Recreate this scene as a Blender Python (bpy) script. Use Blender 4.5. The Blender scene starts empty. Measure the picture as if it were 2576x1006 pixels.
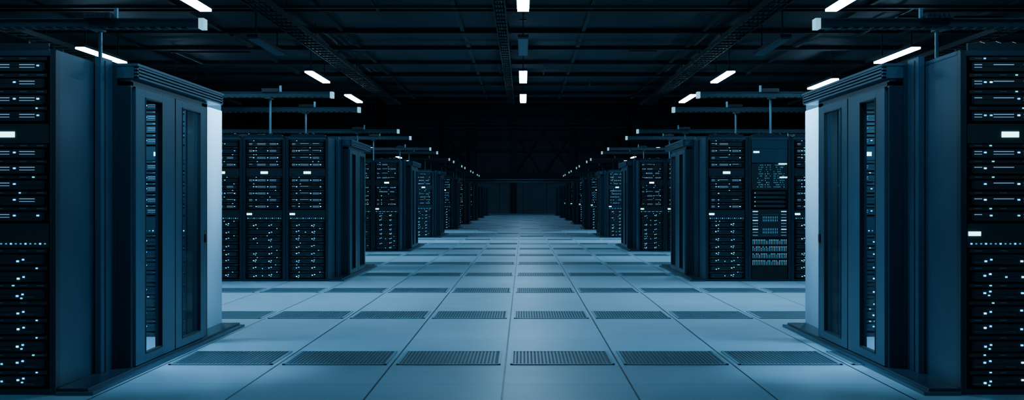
import bpy, bmesh, random, math
from mathutils import Vector
random.seed(7)
S=bpy.context.scene
COL=S.collection

# ------------------------------------------------------------------ materials
def mat(name,col,rough=.5,metal=0.,emit=None,es=0.,noise=0.,nscale=4.,spec=.5,bump=0.):
    m=bpy.data.materials.new(name); m.use_nodes=True
    nt=m.node_tree; b=nt.nodes['Principled BSDF']
    b.inputs['Base Color'].default_value=(*col,1)
    b.inputs['Roughness'].default_value=rough
    b.inputs['Metallic'].default_value=metal
    b.inputs['Specular IOR Level'].default_value=spec
    if emit:
        b.inputs['Emission Color'].default_value=(*emit,1)
        b.inputs['Emission Strength'].default_value=es
    if noise or bump:
        tc=nt.nodes.new('ShaderNodeTexCoord'); n=nt.nodes.new('ShaderNodeTexNoise')
        n.inputs['Scale'].default_value=nscale; n.inputs['Detail'].default_value=4
        nt.links.new(tc.outputs['Object'],n.inputs['Vector'])
        if noise:
            r=nt.nodes.new('ShaderNodeValToRGB')
            r.color_ramp.elements[0].position=.3; r.color_ramp.elements[1].position=.7
            r.color_ramp.elements[0].color=(*[c*(1-noise) for c in col],1)
            r.color_ramp.elements[1].color=(*[min(1,c*(1+noise)) for c in col],1)
            nt.links.new(n.outputs['Fac'],r.inputs['Fac'])
            nt.links.new(r.outputs['Color'],b.inputs['Base Color'])
        if bump:
            bp=nt.nodes.new('ShaderNodeBump'); bp.inputs['Strength'].default_value=bump
            nt.links.new(n.outputs['Fac'],bp.inputs['Height'])
            nt.links.new(bp.outputs['Normal'],b.inputs['Normal'])
    return m
def nosample(m):
    try: m.cycles.emission_sampling='NONE'
    except Exception: pass
    return m
M={}
M['panel']=mat('rack_panel_metal',(.030,.070,.110),.36,.3,noise=.15,nscale=3)
M['frame']=mat('rack_frame_metal',(.016,.032,.050),.35,.3)
M['black']=mat('black_plastic',(.003,.0045,.006),.5)
M['bezel']=mat('server_bezel',(.024,.036,.046),.33,.2)
M['steel']=mat('handle_steel',(.15,.24,.31),.35,.6)
M['contain']=mat('containment_metal',(.030,.074,.118),.38,.25,noise=.12,nscale=2.5)
M['pole']=mat('pole_brushed_steel',(.25,.42,.52),.3,.7)
M['endpanel']=mat('end_panel_lit_tone',(.26,.40,.52),.35,0,noise=.05,nscale=2)  # brightness of the lit row end is put into this pale colour
M['strip']=nosample(mat('lit_strip',(.15,.3,.4),.4,0,(.22,.52,.88),.75))  # weak glow: painted handle highlights on servers; also port lights and aisle strip
M['ledw']=nosample(mat('led_white',(.3,.5,.6),.4,0,(.34,.74,1.),5))
M['ledb']=nosample(mat('led_blue',(.1,.3,.5),.4,0,(.04,.48,1.),4.2))
M['ledc']=nosample(mat('led_cyan',(.1,.4,.5),.4,0,(.02,.70,1.),2.4))
M['leddim']=nosample(mat('led_dim',(.05,.15,.2),.4,0,(.05,.40,.64),.8))
M['label']=nosample(mat('rack_display',(.5,.7,.8),.4,0,(.40,.9,1.),6))
M['lampon']=mat('lamp_diffuser_on',(.8,.9,1),.4,0,(.32,.69,1.),57)
M['lampoff']=mat('lamp_diffuser_off',(.10,.14,.17),.4)
M['farfill']=mat('far_fill_emitter',(.8,.9,1),.4,0,(.30,.64,1.),40)  # emitter of the added fill lamps over the far hall
M['housing']=mat('lamp_housing',(.02,.03,.04),.5,.3)
M['tray']=mat('tray_metal',(.028,.055,.075),.4,.4,noise=.1,nscale=5)
M['cap']=mat('tray_end_cap_glow',(.45,.7,.85),.35,0,(.25,.7,.95),.9); nosample(M['cap'])  # caught lamp light put in as pale colour and weak emission
M['ceil']=mat('ceiling_panel',(.0055,.0115,.0155),.65,noise=.6,nscale=.35,spec=.35)
M['beam']=mat('ceiling_beam',(.003,.005,.007),.65,.0,spec=.3)
M['ctray']=mat('ceiling_tray_metal',(.005,.009,.012),.6,.0,spec=.35)
M['wall']=mat('wall_cladding',(.026,.043,.060),.6,noise=.25,nscale=.4)
M['wall_lit']=mat('wall_lower_lit_tone',(.09,.13,.17),.55,noise=.15,nscale=.4)  # same wall where lit; the light is painted as a lighter colour
M['girder']=mat('wall_steel',(.010,.016,.021),.6,.1)
M['cable']=mat('cable_rubber',(.01,.014,.018),.45)
M['ventbase']=mat('vent_dark',(.02,.035,.045),.6)
M['slat']=mat('vent_slat',(.13,.20,.25),.4,.2)
M['ventframe']=mat('vent_frame',(.24,.37,.46),.4,.1)

g=bpy.data.materials.new('door_glass'); g.use_nodes=True; nt=g.node_tree; nt.nodes.clear()
o=nt.nodes.new('ShaderNodeOutputMaterial'); mx=nt.nodes.new('ShaderNodeMixShader')
tr=nt.nodes.new('ShaderNodeBsdfTransparent'); tr.inputs[0].default_value=(.84,.93,.98,1)
gl=nt.nodes.new('ShaderNodeBsdfGlossy'); gl.inputs['Roughness'].default_value=.05
mx.inputs[0].default_value=.03
nt.links.new(tr.outputs[0],mx.inputs[1]); nt.links.new(gl.outputs[0],mx.inputs[2]); nt.links.new(mx.outputs[0],o.inputs[0])
M['glass']=g

TP=.829; GX=-.129; GY=8.45
f=bpy.data.materials.new('raised_floor_tiles'); f.use_nodes=True; nt=f.node_tree; b=nt.nodes['Principled BSDF']
tc=nt.nodes.new('ShaderNodeTexCoord'); sx=nt.nodes.new('ShaderNodeSeparateXYZ'); nt.links.new(tc.outputs['Object'],sx.inputs[0])
def mth(op,a,bv=None,c=None):
    n=nt.nodes.new('ShaderNodeMath'); n.operation=op
    for i,v in enumerate((a,bv,c)):
        if v is None: continue
        if isinstance(v,(int,float)): n.inputs[i].default_value=v
        else: nt.links.new(v,n.inputs[i])
    return n.outputs[0]
def grid(out,off):
    u=mth('DIVIDE',mth('SUBTRACT',out,off),TP)
    fr=mth('FRACT',u); d=mth('ABSOLUTE',mth('SUBTRACT',fr,.5))
    return mth('FLOOR',u),d
ix,dx=grid(sx.outputs[0],GX); iy,dy=grid(sx.outputs[1],GY)
lx=mth('GREATER_THAN',dx,.5-.0075); ly=mth('GREATER_THAN',dy,.5-.0045)
line=mth('MAXIMUM',lx,mth('MULTIPLY',ly,.55))
cb=nt.nodes.new('ShaderNodeCombineXYZ'); nt.links.new(ix,cb.inputs[0]); nt.links.new(iy,cb.inputs[1])
wn=nt.nodes.new('ShaderNodeTexWhiteNoise'); wn.noise_dimensions='2D'; nt.links.new(cb.outputs[0],wn.inputs['Vector'])
ns=nt.nodes.new('ShaderNodeTexNoise'); ns.inputs['Scale'].default_value=.9; ns.inputs['Detail'].default_value=5
nt.links.new(tc.outputs['Object'],ns.inputs['Vector'])
val=mth('ADD',mth('MULTIPLY',wn.outputs[0],.10),mth('MULTIPLY',ns.outputs['Fac'],.25))
val=mth('ADD',val,.78)
hs=nt.nodes.new('ShaderNodeMix'); hs.data_type='RGBA'; hs.blend_type='MULTIPLY'; hs.inputs[0].default_value=1
hs.inputs[6].default_value=(.35,.49,.59,1)
cv=nt.nodes.new('ShaderNodeCombineColor')
for i in range(3): nt.links.new(val,cv.inputs[i])
nt.links.new(cv.outputs[0],hs.inputs[7])
m2=nt.nodes.new('ShaderNodeMix'); m2.data_type='RGBA'; nt.links.new(line,m2.inputs[0]); nt.links.new(hs.outputs[2],m2.inputs[6])
m2.inputs[7].default_value=(.015,.03,.04,1)
nt.links.new(m2.outputs[2],b.inputs['Base Color'])
n2=nt.nodes.new('ShaderNodeTexNoise'); n2.inputs['Scale'].default_value=3
nt.links.new(tc.outputs['Object'],n2.inputs['Vector'])
nt.links.new(mth('ADD',mth('MULTIPLY',n2.outputs['Fac'],.15),.33),b.inputs['Roughness'])
M['floor']=f

# ------------------------------------------------------------------ mesh builder
class MB:
    def __init__(s): s.v=[];s.f=[];s.m=[];s.names=[]
    def mi(s,k):
        if k not in s.names: s.names.append(k)
        return s.names.index(k)
    def hexa(s,p,k):
        n=len(s.v); s.v+=p; i=s.mi(k)
        for q in ((0,3,2,1),(4,5,6,7),(0,1,5,4),(1,2,6,5),(2,3,7,6),(3,0,4,7)):
            s.f.append(tuple(n+a for a in q)); s.m.append(i)
    def box(s,x0,x1,y0,y1,z0,z1,k):
        x0,x1=sorted((x0,x1));y0,y1=sorted((y0,y1));z0,z1=sorted((z0,z1))
        s.hexa([(x0,y0,z0),(x1,y0,z0),(x1,y1,z0),(x0,y1,z0),(x0,y0,z1),(x1,y0,z1),(x1,y1,z1),(x0,y1,z1)],k)
    def frus(s,x0,x1,y0,y1,z0,z1,ix,iz,k):
        s.hexa([(x0+ix,y0,z0+iz),(x1-ix,y0,z0+iz),(x1,y1,z0),(x0,y1,z0),(x0+ix,y0,z1-iz),(x1-ix,y0,z1-iz),(x1,y1,z1),(x0,y1,z1)],k)
    def bar(s,a,b,w,k,h=None):
        a=Vector(a);b=Vector(b);d=(b-a).normalized(); h=h or w
        u=d.cross(Vector((0,0,1)))
        if u.length<.01: u=Vector((1,0,0))
        u.normalize(); t=d.cross(u)
        u*=w/2; t*=h/2
        P=[a-u-t,a+u-t,a+u+t,a-u+t,b-u-t,b+u-t,b+u+t,b-u+t]
        s.hexa([tuple(p) for p in P],k)
    def tube(s,pts,r,k,n=8):
        pts=[Vector(p) for p in pts]; i=s.mi(k); rings=[]
        for j,p in enumerate(pts):
            d=(pts[min(j+1,len(pts)-1)]-pts[max(j-1,0)]).normalized()
            u=d.cross(Vector((0,0,1)))
            if u.length<.05: u=d.cross(Vector((0,1,0)))
            u.normalize(); t=d.cross(u); base=len(s.v)
            for a in range(n):
                an=2*math.pi*a/n; s.v.append(tuple(p+u*math.cos(an)*r+t*math.sin(an)*r))
            rings.append(base)
        for j in range(len(rings)-1):
            for a in range(n):
                b2=(a+1)%n
                s.f.append((rings[j]+a,rings[j]+b2,rings[j+1]+b2,rings[j+1]+a)); s.m.append(i)
        s.f.append(tuple(rings[0]+a for a in range(n))); s.m.append(i)
        s.f.append(tuple(rings[-1]+a for a in range(n))); s.m.append(i)
    def mesh(s,name):
        me=bpy.data.meshes.new(name); me.from_pydata(s.v,[],s.f)
        for k in s.names: me.materials.append(M[k])
        me.polygons.foreach_set('material_index',s.m)
        bm=bmesh.new(); bm.from_mesh(me); bmesh.ops.recalc_face_normals(bm,faces=bm.faces); bm.to_mesh(me); bm.free()
        me.update(); return me
def obj(name,me,loc=(0,0,0),bevel=0):
    o=bpy.data.objects.new(name,me); o.location=loc; COL.objects.link(o)
    if bevel:
        m=o.modifiers.new('bev','BEVEL'); m.width=bevel; m.segments=2; m.limit_method='ANGLE'
    return o

RW=.63; RH=2.125
# ------------------------------------------------------------------ rack meshes
def rack_shell(B,D):
    B.box(.004,RW-.004,.05,D,.0,RH-.03,'black')
    B.box(.003,.012,.05,D-.01,.03,RH-.02,'panel'); B.box(RW-.012,RW-.003,.05,D-.01,.03,RH-.02,'panel')
    B.box(.003,RW-.003,.03,D,RH-.03,RH,'panel')
    for x0,x1 in ((.003,.038),(RW-.038,RW-.003)):
        B.box(x0,x1,-.01,.05,0,RH,'frame')
        B.box(x0,x0+.004,-.014,-.01,0.01,RH-.01,'contain'); B.box(x1-.004,x1,-.014,-.01,0.01,RH-.01,'contain')
    B.box(.038,RW-.038,-.008,.05,RH-.035,RH-.002,'contain')
    B.box(.038,RW-.038,-.006,.05,0,.035,'frame')
    for z in (.4,1.1,1.8): B.box(.006,.02,-.02,-.01,z,z+.07,'frame')
    B.box(.10,.52,.12,.40,RH,RH+.018,'frame')
    B.box(.06,.57,.02,.035,RH,RH+.045,'frame')
    for k in range(4):
        x=.14+.1*k; h=.03+random.random()*.04
        B.tube([(x,.30,RH+.012),(x+.01,.24,RH+h),(x+.05,.16,RH+h),(x+.09,.08,RH+.03),(x+.15,.05,RH+.02)],.009,'cable',6)
    B.tube([(.05,.2,RH+.02),(.2,.22,RH+.05),(.4,.19,RH+.035),(.58,.22,RH+.02)],.012,'cable',6)
def led(B,x,z,w,h,k,y=-.004):
    B.box(x-w/2,x+w/2,y-.004,y+.002,z-h/2,z+h/2,k)
def servers(B,z0,z1,n,style,R):
    p=(z1-z0)/n; X0=.056; X1=RW-.056; W=X1-X0
    for i in range(n):
        a=z0+i*p+.004; t=a+p*.70
        B.frus(X0,X1,-.002,.05,a,t,.035,.008,'bezel')
        mid=(a+t)/2
        B.box(X0+.05,X1-.05,-.0045,0,mid-.002,mid+.002,'black')
        for ex in (X0+.018,X1-.026): B.box(ex,ex+.008,-.016,.02,a+.014,t-.014,'frame')
        gz=(t+a-.004+p)/2+.002
        B.box(X0+.01,X1-.01,.006,.05,t+.004,z0+(i+1)*p-.002,'bezel')
        for xx in (.12,.42,.70,.9):
            if R.random()<.75: B.box(X0+W*xx-.022,X0+W*xx+.022,.001,.008,gz-.003,gz+.003,'steel')
        if R.random()<.6: led(B,X0+W*R.choice((.27,.3,.58,.82)),gz,.013,.007,'ledc',.004)
        if R.random()<.4: led(B,X0+W*R.choice((.2,.66,.86)),gz,.011,.007,'ledb',.004)
        if style==1:
            for (u,v) in ((.07,.16),(.30,.54),(.66,.84)):
                if R.random()<.85:
                    z=mid+.010
                    B.box(X0+W*u,X0+W*v,-.008,-.001,z,z+.004,'strip')  # metal highlight drawn as a glowing line
                    if R.random()<.6: B.box(X0+W*u,X0+W*v,-.008,-.001,z-.016,z-.013,'strip')
            for u in (.20,.27,.60,.88):
                if R.random()<.5: led(B,X0+W*u,mid+.006,.014,.009,R.choice(('ledw','ledb','ledb','ledc')))
        else:
            for u in (.20,.64):
                if R.random()<.92:
                    dz=R.choice((-.010,0,.008)); j=R.uniform(-.004,.004)
                    led(B,X0+W*u+j,mid+dz,.014,.010,R.choice(('ledw','ledb','ledb')))
                    led(B,X0+W*(u+.065)+j,mid+dz+.010,.012,.009,R.choice(('ledw','ledb','ledb')))
                    if R.random()<.4: led(B,X0+W*(u+.05)+j,mid+dz-.014,.011,.008,'ledc')
            if R.random()<.3: led(B,X0+W*.45,mid,.012,.009,'ledc')
            for u in (.12,.5,.78):
                if R.random()<.7: B.box(X0+W*u-.03,X0+W*u+.03,-.007,-.001,mid-.018,mid-.015,'steel')
def rack_mesh(seed,D=.98):
    R=random.Random(seed); random.seed(seed); B=MB(); rack_shell(B,D)
    X0=.05;X1=RW-.05
    servers(B,1.676,2.085,4,1,R)
    B.box(X0,X1,.0,.05,1.55,1.670,'bezel'); led(B,.315,1.604,.105,.034,'label',-.001)
    B.box(X0,X1,-.003,.0,1.664,1.670,'frame')
    servers(B,1.06,1.546,5,1,R)
    B.box(X0,X1,.0,.05,.905,1.055,'bezel'); led(B,.095,.992,.075,.026,'label',-.001)
    B.box(X0,X1,-.003,.0,1.049,1.055,'frame')
    for k in range(17):
        led(B,.075+k*.030,.930,.010,.009,'leddim' if k%3 else 'ledb',-.001)
    servers(B,.040,.898,8,2,R)
    return B.mesh('server_rack_mesh')
def network_mesh():
    R=random.Random(5); random.seed(5); B=MB(); rack_shell(B,.98); X0=.05;X1=RW-.05;W=X1-X0
    H=lambda y:1.2-(y-503)*.005854
    B.box(X0,X1,0,.05,H(409),2.088,'panel'); led(B,X0+.07,H(382),.085,.024,'label',-.001)
    B.box(X0,X1,-.003,0,H(374),H(373),'black')
    B.box(X0,X1,0,.05,H(477),H(411),'bezel')
    for c in range(22):
        for r in range(11):
            if R.random()<.62 and (c not in(5,11,12)):
                led(B,X0+.09+c*.0185,H(415+r*5.5),.006,.013,R.choice(('leddim','leddim','leddim','strip')),-.001)
    led(B,X1-.07,H(412),.12,.016,'label',-.002); led(B,X1-.06,H(446),.11,.016,'label',-.002)
    for k in range(4):
        z=H(523-k*11); B.frus(X0,X1,-.006,.05,z,z+.055,.03,.008,'bezel')
        B.box(X0+.08,X1-.08,-.010,-.004,z+.025,z+.030,'steel')
        led(B,X0+.05,z+.028,.01,.008,'ledb',-.006)
    B.box(X0,X1,0,.05,H(597),H(527),'bezel')
    for k in range(9):
        z=H(532+k*7.5)
        for s in (X0+.055,X1-.055): led(B,s,z,.075,.005 if k%3 else .009,'strip' if k%3 else 'ledw',-.001)
        if k in (2,3,6,7):
            for c in range(9): led(B,X0+.17+c*.026,z,.006,.03,'leddim',-.001)
        if k in(1,8): B.box(X0+.14,X1-.14,-.004,0,z-.003,z+.003,'steel')
    for r in range(4):
        z0=H(670-r*17.5)
        B.box(X0,X1,0,.05,z0,z0+.098,'black')
        for c in range(21):
            x=X0+.012+c*.0245
            B.box(x,x+.017,-.006,0,z0+.006,z0+.088,'bezel')
            B.box(x+.004,x+.009,-.009,-.006,z0+.018,z0+.07,'leddim' if R.random()<.8 else 'strip')
            if R.random()<.8: led(B,x+.0085,z0+.080,.009,.006,'ledb',-.008)
    B.box(X0,X1,.01,.05,.035,H(671),'black')
    return B.mesh('network_rack_mesh')
racks=[rack_mesh(s) for s in (11,23,37,51)]
racks2=[rack_mesh(s,.80) for s in (61,73)]
net=network_mesh()

# ------------------------------------------------------------------ containment
def containment(sg):
    B=MB(); X=lambda d: sg*d
    B.box(X(.0),X(.23),-.03,3.88,0,.022,'contain'); B.box(X(.0),X(.19),.0,3.86,.022,.040,'frame')
    # end post beside row 1
    B.box(X(.004),X(.045),.62,.84,.04,2.16,'contain')
    B.box(X(.045),X(.050),.69,.70,.04,2.14,'black')
    B.box(X(.004),X(.07),.84,.875,.04,2.13,'frame')
    y0,y1=.875,2.80
    # door frame
    B.box(X(-.02),X(.16),y0,y0+.05,.04,2.02,'frame')
    B.box(X(.115),X(.16),2.66,y1,.04,2.02,'contain'); B.box(X(.09),X(.115),2.655,y1,.04,2.02,'black')  # inner side of the far jamb blackened to keep the pane dark
    B.box(X(.0),X(.10),2.93,3.05,.04,2.04,'black')
    B.box(X(-.02),X(.16),y0,y1,1.99,2.05,'frame')
    def leaf(a,b_,pa,pb):
        xi,xo=.125,.178; zb,zt,pb0,pt=.045,1.985,.105,1.93
        B.box(X(xi),X(xo),a,pa,zb,zt,'contain'); B.box(X(xi),X(xo),pb,b_,zb,zt,'contain')
        B.box(X(xi),X(xo),pa,pb,zb,pb0,'contain'); B.box(X(xi),X(xo),pa,pb,pt,zt,'contain')
        B.box(X(.145),X(.151),pa,pb,pb0,pt,'glass')
        for q in (pa,pb-.012): B.box(X(.152),X(.182),q,q+.012,pb0,pt,'black')
        B.box(X(.152),X(.182),pa,pb,pb0,pb0+.01,'black');B.box(X(.152),X(.182),pa,pb,pt-.01,pt,'black')
    leaf(.925,1.835,1.13,1.52); leaf(1.860,2.66,2.03,2.55)
    B.box(X(.135),X(.165),1.835,1.860,.045,1.985,'black')
    B.box(X(.16),X(.168),2.69,2.76,.80,.95,'frame'); B.box(X(.168),X(.180),2.705,2.745,.84,.91,'black')
    h0,h1=2.04,2.13; a,b_=.86,3.17
    B.box(X(-.02),X(.185),a,b_,h0,h1,'contain')
    for z in (h0+.015,h0+.038,h0+.061): B.box(X(.185),X(.188),a,b_,z,z+.007,'black')
    for z in (h0,h0+.023,h0+.046,h0+.069,):
        B.box(X(.185),X(.21),a,b_,z,z+.014,'contain')
    B.box(X(.185),X(.21),a,a+.03,h0,h1,'contain'); B.box(X(.185),X(.21),b_-.03,b_,h0,h1,'contain')
    B.box(X(-.02),X(.215),a-.005,b_+.005,h1-.006,h1+.012,'contain')
    # roof over the aisle
    B.box(X(-4.0),X(-.03),1.0,3.04,2.09,2.11,'frame')
    B.box(X(-3.8),X(-.15),2.0,2.06,2.065,2.09,'strip')
    # inner jambs seen through the glass
    for yy,xx in ((2.50,.075),(2.74,.0),): B.box(X(xx-.012),X(xx),yy,yy+.03,.04,2.05,'frame')
    B.box(X(-.065),X(.0),2.98,3.045,.04,2.04,'black')  # added black filler, makes the view through the far pane dark
    B.box(X(.004),X(.022),3.06,3.85,.04,2.04,'endpanel')
    B.box(X(.004),X(.015),3.06,3.85,2.04,RH,'frame')
    return B.mesh('aisle_containment_mesh')
cont={-1:containment(1),1:containment(-1)}
XP={-1:-2.87,1:2.69}
PER=10.05
NB=9
for k in range(NB):
    y0=7.2+PER*k
    for side in(-1,1):
        n=6 if k<3 else 4
        for r,(yy,ms) in enumerate(((0,racks),(3.05,racks2))):
            for i in range(n):
                x=XP[side]+i*(RW+.004) if side>0 else XP[side]-(i+1)*(RW+.004)
                me=ms[(i*3+k+r+(side>0))%len(ms)]; nm='server_rack'
                if k==1 and side>0 and r==0 and i==1: me=net; nm='network_equipment_rack'
                obj(nm,me,(x,y0+yy+.01,0))
        obj('aisle_containment_door',cont[side],(XP[side],y0,0),.004 if k<2 else 0)

# ------------------------------------------------------------------ overhead busbars
def busbar(sg,toground,pp):
    B=MB(); X=lambda d: sg*d
    z0,z1=2.860,2.940
    B.box(X(0),X(-9),-.06,.06,z0,z1,'tray'); B.box(X(.0),X(-9),-.075,.075,z1,z1+.012,'tray')
    for i in range(90):
        B.box(X(-.12-i*.1),X(-.17-i*.1),-.064,.064,z0-.006,z0+.012,'beam')
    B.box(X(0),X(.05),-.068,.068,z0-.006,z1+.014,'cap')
    for px in (-pp,-4.6,-8.2):
        B.tube([(X(px),-.095,RH),(X(px),-.095,3.0)] if not toground else [(X(px),.085,0.0),(X(px),.085,3.02)],.020,'pole',10)
        B.box(X(px-.05),X(px+.05),-.11,.11,z0-.02,z0,'tray')
        B.box(X(px-.10),X(px+.16),-.10,.075,z1+.01,z1+.065,'housing')
        for q in range(5): B.box(X(px-.07+q*.045),X(px-.05+q*.045),-.104,-.10,z1+.03,z1+.050,'black')
        B.box(X(px+.17),X(px+.20),-.02,.02,z1,3.06,'pole')
    return B.mesh('overhead_busbar_mesh')
bb={}
for side in(-1,1):
    for tg in(0,1): bb[(side,tg)]=busbar(-side,tg,1.0 if side<0 else 1.17)
for k in range(NB-1):
    y0=7.2+PER*k
    for q,of in enumerate((.45,4.13) if k==0 else (1.75,4.87)):
        for side in (-1,1):
            obj('overhead_busbar',bb[(side,0 if (k==0 and q==0) else 1)],(side*(3.13 if side<0 else 2.87),y0+of,0))

# ------------------------------------------------------------------ floor, walls, ceilings
WX=30; YB=104; YN=-4; YC=42; HC=4.9; HH=10.4
B=MB(); B.box(-WX,WX,YN,YB,-.3,0,'floor'); obj('floor',B.mesh('floor'))
B=MB(); B.box(-WX-.3,-WX,YN,YB,0,HH,'wall'); obj('wall_left',B.mesh('wall_left'))
B=MB(); B.box(WX,WX+.3,YN,YB,0,HH,'wall'); obj('wall_right',B.mesh('wall_right'))
B=MB(); B.box(-WX,WX,YN-.3,YN,0,HH,'wall'); obj('wall_front',B.mesh('wall_front'))
B=MB(); B.box(-WX,WX,YB,YB+.3,0,HH,'wall')
px=lambda x:(x-1316)*.03537
pz=lambda y:1.2+(503-y)*.03537
B.box(-WX,WX,YB-.04,YB,0,pz(458),'wall_lit')  # lighter band stands for light on the lower wall
for x in (640,860,960,1120,1188,1292,1440,1573,1700,1790,1990):
    B.box(px(x)-.28,px(x)+.28,YB-.5,YB,0,HH,'girder')
for y,h in((262,.5),(290,.35),(348,.3),(378,.2),(446,.7)):
    B.box(-WX,WX,YB-.4,YB-.02,pz(y)-h/2,pz(y)+h/2,'girder')
for y in(312,322): B.tube([(-WX,YB-1.0,pz(y)),(WX,YB-1.0,pz(y))],.06,'contain',8)
for a,b_ in((1120,1188),(1292,1366),(1440,1366),(1573,1500),(860,960),(1700,1790)):
    B.bar((px(a),YB-.3,pz(440)),(px(b_),YB-.3,pz(330)),.22,'girder')
    B.bar((px(b_),YB-.25,pz(440)),(px(a),YB-.25,pz(330)),.14,'girder')
for i in range(-14,15): B.box(i*2.1-.02,i*2.1+.02,YB-.06,YB,0,HH,'girder')
obj('wall_back',B.mesh('wall_back'))

B=MB()
B.box(-WX,WX,YN,YC,HC,HC+.2,'ceil'); B.box(-WX,WX,YC-.2,YC,HC+.2,HH,'ceil'); B.box(-WX,WX,YC,YB,HH,HH+.2,'ceil')
obj('ceiling',B.mesh('ceiling'))
B=MB()
y=2.0
while y<YC:
    B.box(-WX,WX,y,y+.10,HC-.10,HC,'beam'); y+=2.9
for i in range(-9,10):
    x=i*2.6+1.3; B.box(x-.04,x+.04,YN,YC,HC-.07,HC,'ctray')
for y in (9,15.6,21.3,27.2,33.1,39.0,41.7):
    B.box(-WX,WX,y,y+.12,HC-.20,HC-.15,'ctray')
R=random.Random(3)
for i in range(26):
    x=R.uniform(-12,12); y=R.uniform(10,38); L=R.uniform(.8,3)
    B.box(x,x+.04,y,y+L,HC-.16,HC-.12,'ctray')
    if i%2: B.box(x,x+L*.7,y,y+.04,HC-.20,HC-.16,'ctray')
obj('ceiling_beams',B.mesh('ceiling_beams'))
def longtray(x,w,z,y0=-3,y1=41.5):
    B=MB()
    B.box(-w/2,-w/2+.02,y0,y1,z,z+.10,'ctray'); B.box(w/2-.02,w/2,y0,y1,z,z+.10,'ctray')
    y=y0
    while y<y1: B.box(-w/2,w/2,y,y+.05,z,z+.02,'ctray'); y+=.45
    y=y0+.5
    while y<y1:
        for s in(-w/2,w/2): B.box(s-.01,s+.01,y,y+.02,z+.1,HC,'beam')
        y+=3
    for c in range(4): B.tube([(-w/2+.05+c*w/4.5,y0,z+.04),(-w/2+.06+c*w/4.5,y1,z+.04)],.02,'cable',6)
    obj('ceiling_cable_tray',B.mesh('ceiling_cable_tray'),(x,0,0))
longtray(-.42,.22,4.60); longtray(4.35,.4,4.55); longtray(-4.55,.4,4.55); longtray(9.6,.4,4.55); longtray(-10.2,.4,4.55)

# ------------------------------------------------------------------ lamps
def lamp_mesh(on,rod,L=2.5):
    B=MB(); k='lampon' if on else 'lampoff'
    B.box(-.09,.09,-L,0,0,.035,k); B.box(-.10,.10,-L-.01,.01,.035,.09,'housing')
    for y in(-L+.3,-.3): B.box(-.012,.012,y-.012,y+.012,.09,rod,'housing'); B.box(-.06,.06,y-.06,y+.06,rod-.02,rod,'housing')
    return B.mesh('ceiling_lamp_mesh')
lon=lamp_mesh(1,.70); loff=lamp_mesh(0,.70); lfar=lamp_mesh(1,6.2)
ZL=4.2
def lamp(x,yfar,on=1): obj('ceiling_lamp',lon if on else loff,(x,yfar,ZL))
for yf,on in ((1.2,1),(7.0,0),(12.8,1),(18.6,1),(24.3,0),(30.0,1),(36.1,1)):
    lamp(0,yf,on); lamp(-5.05,yf,on); lamp(4.9,yf,on)
for yf,on in ((14.2,0),(25.7,1),(31.7,1)):
    lamp(-8.8,yf,on); lamp(7.8,yf,on)
for yf in (70,84,89.5):
    for x in(-8.8,7.8): obj('ceiling_lamp',lfar,(x,yf,ZL))
B=MB(); B.box(-.5,.5,-.5,.5,-.06,0,'farfill'); B.frus(-.55,.55,-.55,.55,0,.12,.05,.0,'housing'); B.box(-.02,.02,-.02,.02,.12,.48,'housing')
fill_mesh=B.mesh('added_far_fill_lamp_mesh')
for y in(50,60,70,80,86,91):  # added lamps, out of view above the near ceiling, brighten far floor and wall
    obj('added_far_fill_lamp',fill_mesh,(0,y,HH-.5))

B=MB()
for z in(2.62,2.80): B.tube([(-9,92.8,z),(9,92.8,z)],.05,'tray',8)
for x in(-4.5,4.5): B.box(x-.04,x+.04,92.7,92.9,0,2.9,'tray')
obj('overhead_pipes',B.mesh('overhead_pipes'))

# ------------------------------------------------------------------ floor vents
B=MB()
cols=range(-9,9)
for r in range(-1,28):
    cy=GY+TP/2+r*4*TP
    if cy>YB-1: break
    for c in cols:
        x0=GX+c*TP+.035; x1=GX+(c+1)*TP-.035; y0=cy-.37;y1=cy+.37
        if r<7:
            B.box(x0,x1,y0,y1,.0005,.003,'ventbase')
            for a in((x0,x0+.02,y0,y1),(x1-.02,x1,y0,y1),(x0,x1,y0,y0+.02),(x0,x1,y1-.02,y1)): B.box(*a,.003,.008,'ventframe')
            n=26
            for i in range(n):
                xx=x0+.03+(x1-x0-.06)*i/n
                B.box(xx,xx+.012,y0+.02,y1-.02,.003,.007,'slat')
        else:
            B.box(x0,x1,y0,y1,.0005,.004,'slat' if (r+c)%3 else 'ventbase')
obj('floor_vent_grilles',B.mesh('floor_vent_grilles'))

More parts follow.
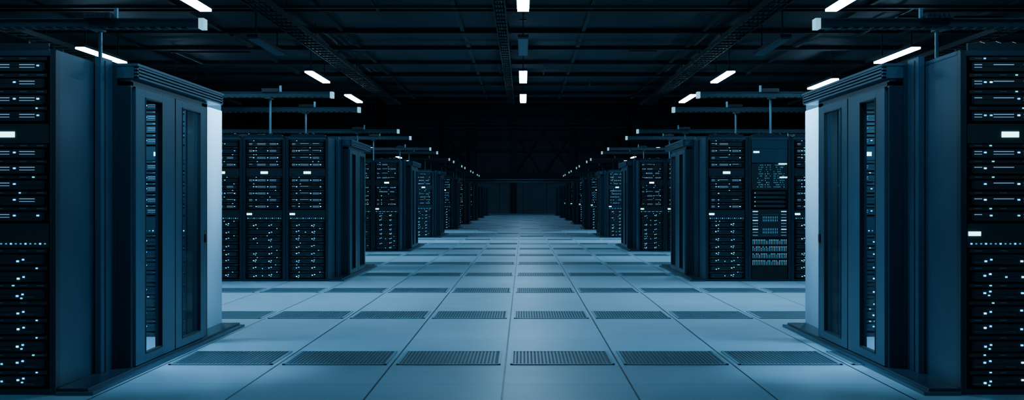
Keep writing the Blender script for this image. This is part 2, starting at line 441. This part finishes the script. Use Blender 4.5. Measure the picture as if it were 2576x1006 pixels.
# ------------------------------------------------------------------ lights
def area(name,loc,size,sy,power,col,rot=(0,0,0)):
    l=bpy.data.lights.new(name,'AREA'); l.shape='RECTANGLE'; l.size=size; l.size_y=sy; l.energy=power; l.color=col
    o=bpy.data.objects.new(name,l); o.location=loc; o.rotation_euler=rot; COL.objects.link(o); return o
def spot(name,loc,tgt,power,col,ang,blend=.8,rad=.12):
    l=bpy.data.lights.new(name,'SPOT'); l.energy=power; l.color=col; l.spot_size=math.radians(ang); l.spot_blend=blend; l.shadow_soft_size=rad
    o=bpy.data.objects.new(name,l); o.location=loc
    o.rotation_euler=(Vector(tgt)-Vector(loc)).to_track_quat('-Z','Y').to_euler(); COL.objects.link(o); return o
C=(.27,.66,1.)
for k in range(3):
    y=7.2+PER*k
    for side in(-1,1):
        area('aisle_strip_light',(XP[side]+side*1.4,y+2.1,2.05),2.4,.08,110 if k==0 else 50,C)
for side in(-1,1):
    spot('added_spot',(XP[side]-side*.60,11.05,3.30),(XP[side]+side*.02,10.85,2.05),2200,(.4,.75,1),40,1,.06)  # added spot without fixture, brightens the top of the end panel
    spot('added_spot',(side*.9,9.3,4.2),(side*2.45,8.3,0),620,C,30,1)  # added, makes the light pool on the floor by the doors
    spot('added_spot',(side*1.3,6.6,4.3),(XP[side],8.1,1.5),300,C,36,1)  # added, brightens the near rack side and door post
    for k in range(4):
        spot('added_spot',(side*3.0,7.2+PER*k+7.2,4.4),(side*3.2,7.2+PER*k+7.0,0),700,C,85,1)  # added, brightens the floor in the gaps between blocks

w=bpy.data.worlds.new('World'); S.world=w; w.use_nodes=True
w.node_tree.nodes['Background'].inputs[0].default_value=(.02,.05,.08,1); w.node_tree.nodes['Background'].inputs[1].default_value=.3

cam=bpy.data.cameras.new('camera'); co=bpy.data.objects.new('camera',cam); COL.objects.link(co)
co.location=(0,0,1.2); co.rotation_euler=(math.pi/2,0,0)
cam.sensor_width=36; cam.lens=2940/2576*36; cam.shift_x=-28/2576; cam.clip_end=300; cam.clip_start=.05
S.camera=co
